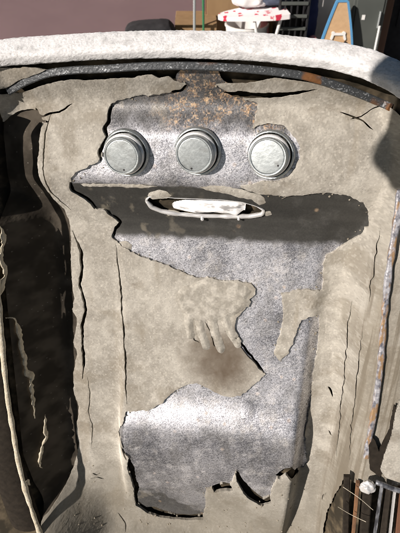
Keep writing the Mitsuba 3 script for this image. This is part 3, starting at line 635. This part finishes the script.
fl = smooth_path([tuple(wp(*p)) for p in FLANGE_L], 0.004)
add(S + '__flange', sweep(fl, ring(0.0042, 10), OUTWARD, 0.7 + 0.9 * meshkit.noise(fl * 45, 6)), 'pale_edge', True, label='pale ragged edge of the left side')
shade_path = np.array([wp(p[0] - 0.038, p[1], p[2] - 0.022) for p in FLANGE_L])  # dark strip stands in for the shade outside the left edge
add(S + '__shade_strip', sweep(smooth_path(shade_path, 0.006), ring(0.033, 20, 0.016), OUTWARD), 'matte_black', True, label='black strip added as shade outside the left edge')
fr = smooth_path([tuple(wp(*p)) for p in FLANGE_R], 0.004)
add(S + '__flange', sweep(fr, np.array([(-.0052, -.006), (.0052, -.006), (.0052, .002), (.003, .0034), (-.003, .0034), (-.0052, .002)]), OUTWARD, 0.60 + 0.45 * meshkit.noise(fr * 60, 8)), 'flange_metal', 25, label='rust spotted bare metal edge of the right side')

# ------------------------------------------------------------------ three capped studs
def frame(u, v, w, tilt_u=0.0, tilt_v=0.0):
    z = OUTWARD + tilt_u * RIGHT + tilt_v * UPWARD
    z /= np.linalg.norm(z)
    x = RIGHT - z * (RIGHT @ z)
    x /= np.linalg.norm(x)
    m = np.eye(4)
    m[:3, 0], m[:3, 1], m[:3, 2], m[:3, 3] = x, np.cross(z, x), z, wp(u, v, w)
    return m


cap_profile = [(0.0, 0.0216), (0.0120, 0.0215), (0.0238, 0.0215), (0.0248, 0.0211), (0.0258, 0.0221), (0.0274, 0.0222), (0.0284, 0.0213), (0.0288, 0.0200), (0.0288, 0.0135), (0.0278, 0.0125), (0.0278, 0.0115)]
collar_profile = [(0.0278, 0.0110), (0.0306, 0.0115), (0.0320, 0.0102), (0.0320, 0.0052), (0.0300, 0.0040), (0.0300, -0.014)]
sleeve_profile = [(0.0332, -0.014), (0.0332, 0.0010), (0.0342, 0.0030), (0.0356, 0.0033), (0.0372, 0.0018), (0.0380, -0.003)]
for k, (u, v, w) in enumerate(STUDS):
    fm = frame(u, v, float(depth(u, v)), [-0.11, -0.10, -0.19][k], [-0.05, -0.04, 0.03][k])
    key = S + '__stud' + (f'_{k:03d}' if k else '')
    where = ['left', 'middle', 'right'][k]
    for prof, name in ((cap_profile, ''), (collar_profile, '__collar'), (sleeve_profile, '__sleeve')):
        m = lathe(prof)
        m.apply_transform(fm)
        add(key + name, m, 'zinc' if not name else ('polished_zinc' if name == '__collar' else 'zinc'), 25)
    labels[key] = {'label': f'{where} one of the three round grey capped studs'}
    mk = trimesh.creation.cylinder(0.0016, 0.0012, sections=14)
    mk.apply_translation([[0.004, -0.021, 0.0213], [-0.003, -0.0215, 0.0213], [0.017, -0.011, 0.0213]][k])
    mk.apply_transform(fm)
    add(key + '__punch_mark', mk, 'black_plastic', False)

# ------------------------------------------------------------------ the slot with its bright bracket
c = np.array(slot.exterior.coords)[:-1]
ls = LineString(list(c) + [c[0]])
n = 120
loop = np.array([ls.interpolate(k / n, normalized=True).coords[0] for k in range(n)])
low = loop[:, 1] - (np.interp(loop[:, 0], [loop[:, 0].min(), loop[:, 0].max()], [SLOT[0][1], SLOT[8][1]]))
path = wp(loop[:, 0], loop[:, 1], depth(loop[:, 0], loop[:, 1]) + 0.0012)
path = np.vstack([path, path[:1]])
sc = np.r_[np.where(low < 0, 0.85, 0.15), [1.0]]
sc = np.convolve(np.r_[sc[-4:-1], sc, sc[1:4]], np.ones(7) / 7, 'valid')
add(S + '__slot_lip', sweep(path, ring(0.0046, 10), OUTWARD, sc * (0.75 + 0.5 * meshkit.noise(path * 90, 5))), 'polished_zinc', True, label='bright rolled lip of the long slot')
sc_u, sc_v = float(np.mean([p[0] for p in SLOT])), float(np.mean([p[1] for p in SLOT]))
w0 = float(depth(sc_u, sc_v))
du = np.array(SLOT[8]) - np.array(SLOT[0])
ang = math.atan2(du[1], du[0])
fm = frame(sc_u + 0.004, sc_v + 0.004, w0 - 0.009, -0.15, 0.30)
rot = trimesh.transformations.rotation_matrix(ang, [0, 0, 1])
xs = np.linspace(-0.066, 0.066, 60)
bend = np.c_[xs, 0.0015 * np.sin(xs * 70) + 0.001, 0.003 * np.cos(xs * 26) - 0.003]
arc = np.linspace(0.15, math.pi * 0.85, 14)
chan = np.vstack([np.c_[0.0170 * np.cos(arc), 0.0050 * np.sin(arc) + 0.002 * np.cos(arc)], np.c_[0.0158 * np.cos(arc), 0.0050 * np.sin(arc) + 0.002 * np.cos(arc) - 0.0018][::-1]])
pm = sweep(bend, chan, np.array([0, 0, 1.0]), np.clip(np.minimum(xs + 0.067, 0.068 - xs) / 0.014, 0.35, 1) * (1 + 0.18 * (meshkit.noise(np.c_[xs * 70, xs * 0, xs * 0], 9) - 0.5)))
pm.apply_transform(fm @ rot)
add(S + '__slot_bracket', pm, 'white_enamel', 30, label='shiny bracket lying inside the long slot')
for dx, dy, r in ((0.0, -0.022, 0.0026), (0.06, -0.016, 0.002)):
    pin = lathe([(0, 0.010), (r, 0.009), (r, -0.004)], 14)
    pin.apply_transform(frame(sc_u + dx, sc_v + dy + dx * du[1] / du[0], float(depth(sc_u + dx, sc_v + dy))))
    add(S + '__pin', pin, 'polished_zinc', 30)

# ------------------------------------------------------------------ broken hardware at the lower right
RAILS = []
RAILS.append(('side_rail', [[0.2919, -0.3392, 0.1], [0.3193, -0.5471, 0.1]], 0.0055, 0.004, 'matte_black', 'black strip at the lower right'))
RAILS.append(('side_rail', [[0.3111, -0.3444, 0.106], [0.3284, -0.5379, 0.106]], 0.003, 0.004, 'brown_rust', 'rust brown strip at the lower right'))
RAILS.append(('side_rail', [[0.3303, -0.3528, 0.104], [0.3493, -0.5366, 0.104]], 0.008, 0.004, 'matte_black', None))
RAILS.append(('side_rail', [[0.3477, -0.3321, 0.122], [0.359, -0.5123, 0.122]], 0.0022, 0.004, 'dull_steel', 'thin bright steel strip at the lower right'))
RAILS.append(('side_rail', [[0.3614, -0.3399, 0.112], [0.3789, -0.5211, 0.112]], 0.006, 0.004, 'matte_black', None))
RAILS.append(('side_rail', [[0.3708, -0.3376, 0.122], [0.3873, -0.507, 0.122]], 0.0018, 0.004, 'polished_zinc', None))
RAILS.append(('side_rail', [[0.3864, -0.3426, 0.11], [0.4083, -0.5182, 0.11]], 0.006, 0.004, 'brown_wood', None))
WIRES = [[[0.2811, -0.3389, 0.128], [0.3399, -0.3832, 0.128]]]
WIRES.append([[0.2793, -0.386, 0.128], [0.3326, -0.4133, 0.128]])
BOLT = [0.3238, -0.3351, 0.125]
ARM = [[0.3342, -0.3192, 0.128], [0.398, -0.3364, 0.128]]
BLACK_WEDGE = [[0.3155, -0.259], [0.3209, -0.241], [0.3341, -0.2694], [0.3438, -0.2209], [0.3411, -0.1699], [0.3453, -0.1754], [0.3478, -0.2245], [0.3438, -0.2768], [0.3472, -0.3257], [0.3258, -0.3107]]
BEIGE_FLAP = [[0.3431, -0.2751], [0.3478, -0.2271], [0.3453, -0.1779], [0.348, -0.1576], [0.3666, -0.1552], [0.3996, -0.3248], [0.3772, -0.3328], [0.3507, -0.3186], [0.3418, -0.3064]]
for name, (a, b), half, th, mat, lab in RAILS:
    A, B = wp(*a), wp(*b)
    path = [A + (B - A) * t for t in np.linspace(0, 1, 14)]
    path = np.array(path) + OUTWARD * (0.003 * n2(np.linspace(0, 1, 14), np.full(14, half), 6, 3))[:, None]
    add(S + '__' + name, sweep(path, np.array([(-half, -th), (half, -th), (half, th * .5), (half * .7, th), (-half * .7, th), (-half, th * .5)]), OUTWARD), mat, 25, **({'label': lab} if lab else {}))
for k, (a, b) in enumerate(WIRES):
    A, B = wp(*a), wp(*b)
    mid = (A + B) / 2 + OUTWARD * 0.006 * (-1) ** k + UPWARD * 0.007 * (-1) ** k
    add(S + '__loose_wire', tube([A, mid, B], 0.0006, 6, 0.004), 'pale_edge', True)
for name, pts, mat, w in (('torn_edge', BLACK_WEDGE, 'matte_black', 0.110), ('torn_edge', BEIGE_FLAP, 'lining_coat', 0.113)):
    pg = ragged(pts, 0.003, 0.0015, 140, 7)
    pm = trimesh.creation.extrude_polygon(pg, 0.005, engine='earcut')
    pm = trimesh.Trimesh(wp(pm.vertices[:, 0], pm.vertices[:, 1], pm.vertices[:, 2] + w - 0.005), pm.faces)
    add(S + '__' + name, pm, mat, False, uv=np.c_[pm.vertices @ RIGHT, pm.vertices @ UPWARD])
bolt = trimesh.creation.icosphere(3, 0.0125)
nb = meshkit.fbm(bolt.vertices * 170, 3, 5) - 0.5
bolt.vertices = bolt.vertices * (1 + 0.75 * nb)[:, None] * [1, 1, 0.8]
bolt.apply_transform(frame(*BOLT))
add(S + '__latch', tube([wp(*ARM[0]), (wp(*ARM[0]) + wp(*ARM[1])) / 2 + OUTWARD * 0.003, wp(*ARM[1])], 0.0045, 10, 0.006), 'dull_steel', True, label='steel latch arm at the lower right edge')
add(S + '__latch__bolt_head', bolt, 'polished_zinc', True, label='shiny lumpy bolt head on the latch arm')


# ------------------------------------------------------------------ things at the far end of the garage

def thing(key, label, category, group=None):
    labels[key] = {'label': label, 'category': category, **({'group': group} if group else {})}
    return key


# bundle
b = trimesh.creation.icosphere(4, 1.0)
b.vertices = np.sign(b.vertices) * np.abs(b.vertices) ** 0.45 * [0.185, 0.11, 0.195]
b.vertices = b.vertices * (1 + 0.13 * (meshkit.fbm(b.vertices * 14, 4, 3) - 0.5))[:, None]
b.apply_transform(trimesh.transformations.rotation_matrix(-0.10, [0, 1, 0]))
b.apply_translation([-0.345, 4.0, 0.19])
thing(add('black_bag', b, 'black_cloth', True), 'crumpled black cloth bag by the mauve wall', 'bag')
k = thing('cardboard_box', 'brown cardboard box beside the crumpled black bag', 'box')
add(k + '__carton', cat(bx(-0.03, 4.22, 0.18, 0.30, 0.3, 0.355, 0.003)), 'card_brown', False)
add(k + '__flap', bx(-0.03, 4.09, 0.362, 0.296, 0.12, 0.004, 0.0, trimesh.transformations.rotation_matrix(0.12, [1, 0, 0])), 'card_brown', False)
thing(add('metal_pole', tube([(-0.043, 3.95, 0.0), (-0.028, 3.98, 1.5)], 0.0095, 12), 'grey_pole', True), 'pale grey metal pole standing beside the brown box', 'pole')
thing(add('green_pole', tube([(0.028, 3.95, 0.0), (0.012, 3.98, 1.4)], 0.008, 12), 'green_paint', True), 'thin dark green pole beside the pale grey pole', 'pole')
k = thing('brown_cupboard', 'brown wooden cupboard behind the flowered ironing board', 'cupboard')
add(k + '__carcass', bx(0.30, 4.45, 0.45, 0.52, 0.35, 0.9, 0.006), 'brown_wood', False)
add(k + '__door', bx(0.17, 4.266, 0.46, 0.24, 0.014, 0.8, 0.003), 'card_brown', False)
add(k + '__door', bx(0.425, 4.266, 0.46, 0.24, 0.014, 0.8, 0.003), 'card_brown', False)

# flowered ironing board, low and level
k = thing('ironing_board', 'white ironing board with red flowers, standing level on white legs', 'ironing board')
xs = np.linspace(0.0, 0.46, 40)
half = 0.16 * np.clip(xs / 0.36, 0, 1) ** 0.5
out = np.vstack([np.c_[xs, half], np.c_[xs, -half][::-1]])
pg = Polygon(out).buffer(-0.01).buffer(0.012)
bm = trimesh.creation.extrude_polygon(pg, 0.030, engine='earcut')
bm.apply_transform(trimesh.transformations.rotation_matrix(-0.075, [0, 1, 0]))
bm.apply_transform(trimesh.transformations.rotation_matrix(0.10, [0, 0, 1]))
bm.apply_translation([0.125, 3.90, 0.425])
add(k + '__top', bm, 'flower_cover', 30)
for a, c_ in (((0.36, 3.82, 0.455), (0.47, 3.80, 0.0)), ((0.545, 3.83, 0.465), (0.45, 3.86, 0.0))):
    add(k + '__leg', tube([a, c_], 0.011, 10), 'white_plastic', True)
k = thing('white_bucket', 'white plastic bucket on the floor under the ironing board', 'bucket')
bl = lathe([(0.0, 0.0), (0.12, 0.0), (0.125, 0.01), (0.150, 0.335), (0.158, 0.338), (0.158, 0.352), (0.146, 0.352), (0.118, 0.012), (0.0, 0.012)], 40)
bl.apply_translation([0.335, 4.08, 0.0])
add(k, bl, 'white_plastic', 30)
def folded(size, at, seed, amp=0.3):
    m = trimesh.creation.icosphere(4, 1.0)
    m.vertices = np.sign(m.vertices) * np.abs(m.vertices) ** 0.7 * size
    m.vertices = m.vertices * (1 + amp * (meshkit.fbm(m.vertices * 22, 4, seed) - 0.5))[:, None]
    m.apply_translation(at)
    return m


thing(add('red_cloth', folded([0.035, 0.05, 0.19], [0.465, 4.1, 0.19], 4), 'pink_cloth', True), 'dull pink cloth hanging between the bucket and the black crate', 'cloth')
thing(add('white_laundry', folded([0.13, 0.11, 0.045], [0.345, 4.02, 0.53], 5), 'white_cloth', True), 'crumpled white laundry lying on the ironing board', 'laundry')
thing(add('dark_jeans', folded([0.12, 0.10, 0.045], [0.50, 4.02, 0.54], 6), 'denim', True), 'dark blue folded jeans at the ironing board end', 'jeans')
thing(add('blue_jacket', folded([0.052, 0.05, 0.22], [0.785, 4.1, 0.33], 8), 'blue_cloth', True), 'dark blue jacket hanging between the crate and tan board', 'jacket')
thing(add('pink_towel', folded([0.045, 0.05, 0.13], [0.80, 3.98, 0.16], 9), 'pink_cloth', True), 'pink towel at the foot of the tan board', 'towel')

# black lattice crate
k = thing('black_crate', 'black plastic crate with lattice sides right of the ironing board', 'crate')
add(k + '__panel', bx(0.635, 4.16, 0.33, 0.185, 0.02, 0.66, 0.004), 'black_plastic', False)
add(k + '__frame', cat(*[bx(0.635 + s * 0.096, 4.02, 0.33, 0.016, 0.26, 0.66, 0.004) for s in (-1, 1)]), 'black_plastic', False)
for r in range(8):
    add(k + '__slat', bx(0.635, 3.885, 0.05 + 0.08 * r, 0.18, 0.010, 0.022, 0.003), 'cabinet_grey', False)
for c_ in range(4):
    add(k + '__upright', bx(0.572 + 0.042 * c_, 3.893, 0.33, 0.012, 0.008, 0.64, 0.002), 'black_plastic', False)

# upright board with blue edge
k = thing('upright_board', 'tan pointed board with a blue edge leaning upright', 'board')
zz = np.linspace(0, 1, 30)
hw = 0.120 - 0.080 * np.clip((zz - 0.42) / 0.58, 0, 1) ** 1.25
prof = Polygon(np.vstack([np.c_[hw, zz * 0.545], np.c_[-hw, zz * 0.545][::-1]])).buffer(-0.02).buffer(0.02)
inner = prof.buffer(-0.014)
lean = trimesh.transformations.translation_matrix([0.955, 3.90, 0.0]) @ trimesh.transformations.rotation_matrix(math.pi / 2 - 0.06, [1, 0, 0])
e = trimesh.creation.extrude_polygon(prof.difference(inner), 0.024, engine='earcut')
e.apply_transform(lean)
add(k + '__edge', e, 'blue_edge', 30)
f_ = trimesh.creation.extrude_polygon(inner, 0.018, engine='earcut')
f_.apply_transform(lean)
add(k + '__face', f_, 'board_tan', 30)
hd = unary_union([LineString([(-0.042, 0.300), (-0.034, 0.330), (0.040, 0.330), (0.052, 0.298)]).buffer(0.0075), Point(-0.034, 0.335).buffer(0.012), Point(0.040, 0.335).buffer(0.012)])
hm = trimesh.creation.extrude_polygon(hd, 0.012, engine='earcut')
hm.apply_transform(lean @ trimesh.transformations.translation_matrix([0, 0, 0.0175]))
add(k + '__handle', hm, 'white_plastic', 30)
kb = trimesh.creation.cylinder(0.0085, 0.02, sections=20)
kb.apply_transform(lean @ trimesh.transformations.translation_matrix([0.058, 0.275, 0.02]))
add(k + '__knob', kb, 'black_plastic', 30)

thing(add('white_fridge', bx(0.90, 4.46, 0.5, 0.46, 0.30, 1.0, 0.02), 'pale_panel', False), 'pale grey white fridge standing behind the tan board', 'fridge')
k = thing('grey_cabinet', 'dark grey green cabinet left of the brown post', 'cabinet')
add(k + '__carcass', bx(1.17, 4.25, 0.6, 0.23, 0.5, 1.2, 0.006), 'cabinet_grey', False)
add(k + '__door', bx(1.17, 3.995, 0.6, 0.19, 0.014, 1.1, 0.004), 'cabinet_grey', False)
add(k + '__sticker', bx(1.135, 3.985, 0.415, 0.022, 0.004, 0.032, 0.001), 'white_plastic', False)
add(k + '__handle', bx(1.245, 3.98, 0.40, 0.010, 0.018, 0.11, 0.003), 'grey_pole', False)
thing(add('door_post', cat(bx(1.325, 4.15, 1.1, 0.075, 0.12, 2.2, 0.006), bx(1.283, 4.13, 1.1, 0.016, 0.09, 2.2, 0.003)), 'brown_wood', False), 'reddish brown wooden post beside the dark doorway', 'post')
k = thing('grey_stick', 'short pale stick leaning at the foot of the brown post', 'stick')
add(k, tube([(1.225, 3.88, 0.0), (1.23, 3.89, 0.385)], 0.008, 10), 'white_plastic', True)
k = thing('dark_door', 'black brown door at the far right behind the shell', 'door')
add(k + '__leaf', bx(1.85, 4.3, 1.05, 0.98, 0.05, 2.1, 0.004), 'black_cloth', False)
add(k + '__panel', bx(1.62, 4.27, 0.62, 0.3, 0.012, 0.7, 0.004), 'black_cloth', False)
add(k + '__panel', bx(2.05, 4.27, 0.62, 0.3, 0.012, 0.7, 0.004), 'black_cloth', False)

# made-up blocker out of view, added to shade the right side of the shell
k = thing('shadow_blocker', 'added black blocker on a bent stand out of view, shades the right side', 'shadow blocker')
hp = Polygon([(-0.095, -0.105), (0.095, -0.105), (0.095, 0.105), (-0.095, 0.105)]).buffer(-0.035).buffer(0.035)
hd = trimesh.creation.extrude_polygon(hp, 0.05, engine='earcut')
LM = trimesh.transformations.translation_matrix([-0.385, 0.03, 1.700]) @ trimesh.transformations.rotation_matrix(math.radians(-8), [0, 0, 1]) @ trimesh.transformations.rotation_matrix(-math.pi / 2, [1, 0, 0])
hd.apply_transform(LM)
add(k + '__blocker_head', hd, 'black_plastic', 30)
ln = trimesh.creation.extrude_polygon(hp.buffer(-0.014), 0.004, engine='earcut')
ln.apply_transform(LM @ trimesh.transformations.translation_matrix([0, 0, 0.05]))
add(k + '__blocker_face', ln, 'cabinet_grey', False)
kn = trimesh.creation.cylinder(0.014, 0.03, sections=20)
kn.apply_transform(trimesh.transformations.translation_matrix([-0.485, 0.055, 1.685]) @ trimesh.transformations.rotation_matrix(math.pi / 2, [0, 1, 0]))
add(k + '__knob', kn, 'black_plastic', 30)
add(k + '__pole', tube([(-0.31, 0.005, 1.72), (-0.05, -0.28, 1.76), (0.12, -0.45, 1.70), (0.15, -0.48, 1.5), (0.15, -0.48, 0.02)], 0.012, 14, 0.02), 'dull_steel', True)
fb = lathe([(0.0, 0.0), (0.17, 0.0), (0.17, 0.012), (0.03, 0.03), (0.0, 0.03)], 40)
fb.apply_translation([0.15, -0.48, 0.0])
add(k + '__foot', fb, 'black_plastic', 30)
# bench under the shell
k = thing('work_bench', 'low plain wooden bench that carries the shell', 'bench')
add(k + '__top', bx(0.02, 0.72, 0.085, 1.1, 0.55, 0.03, 0.004), 'brown_wood', False)
for a in (-1, 1):
    for b_ in (-1, 1):
        add(k + '__leg', bx(0.02 + 0.48 * a, 0.72 + 0.22 * b_, 0.035, 0.06, 0.06, 0.07, 0.003), 'brown_wood', False)
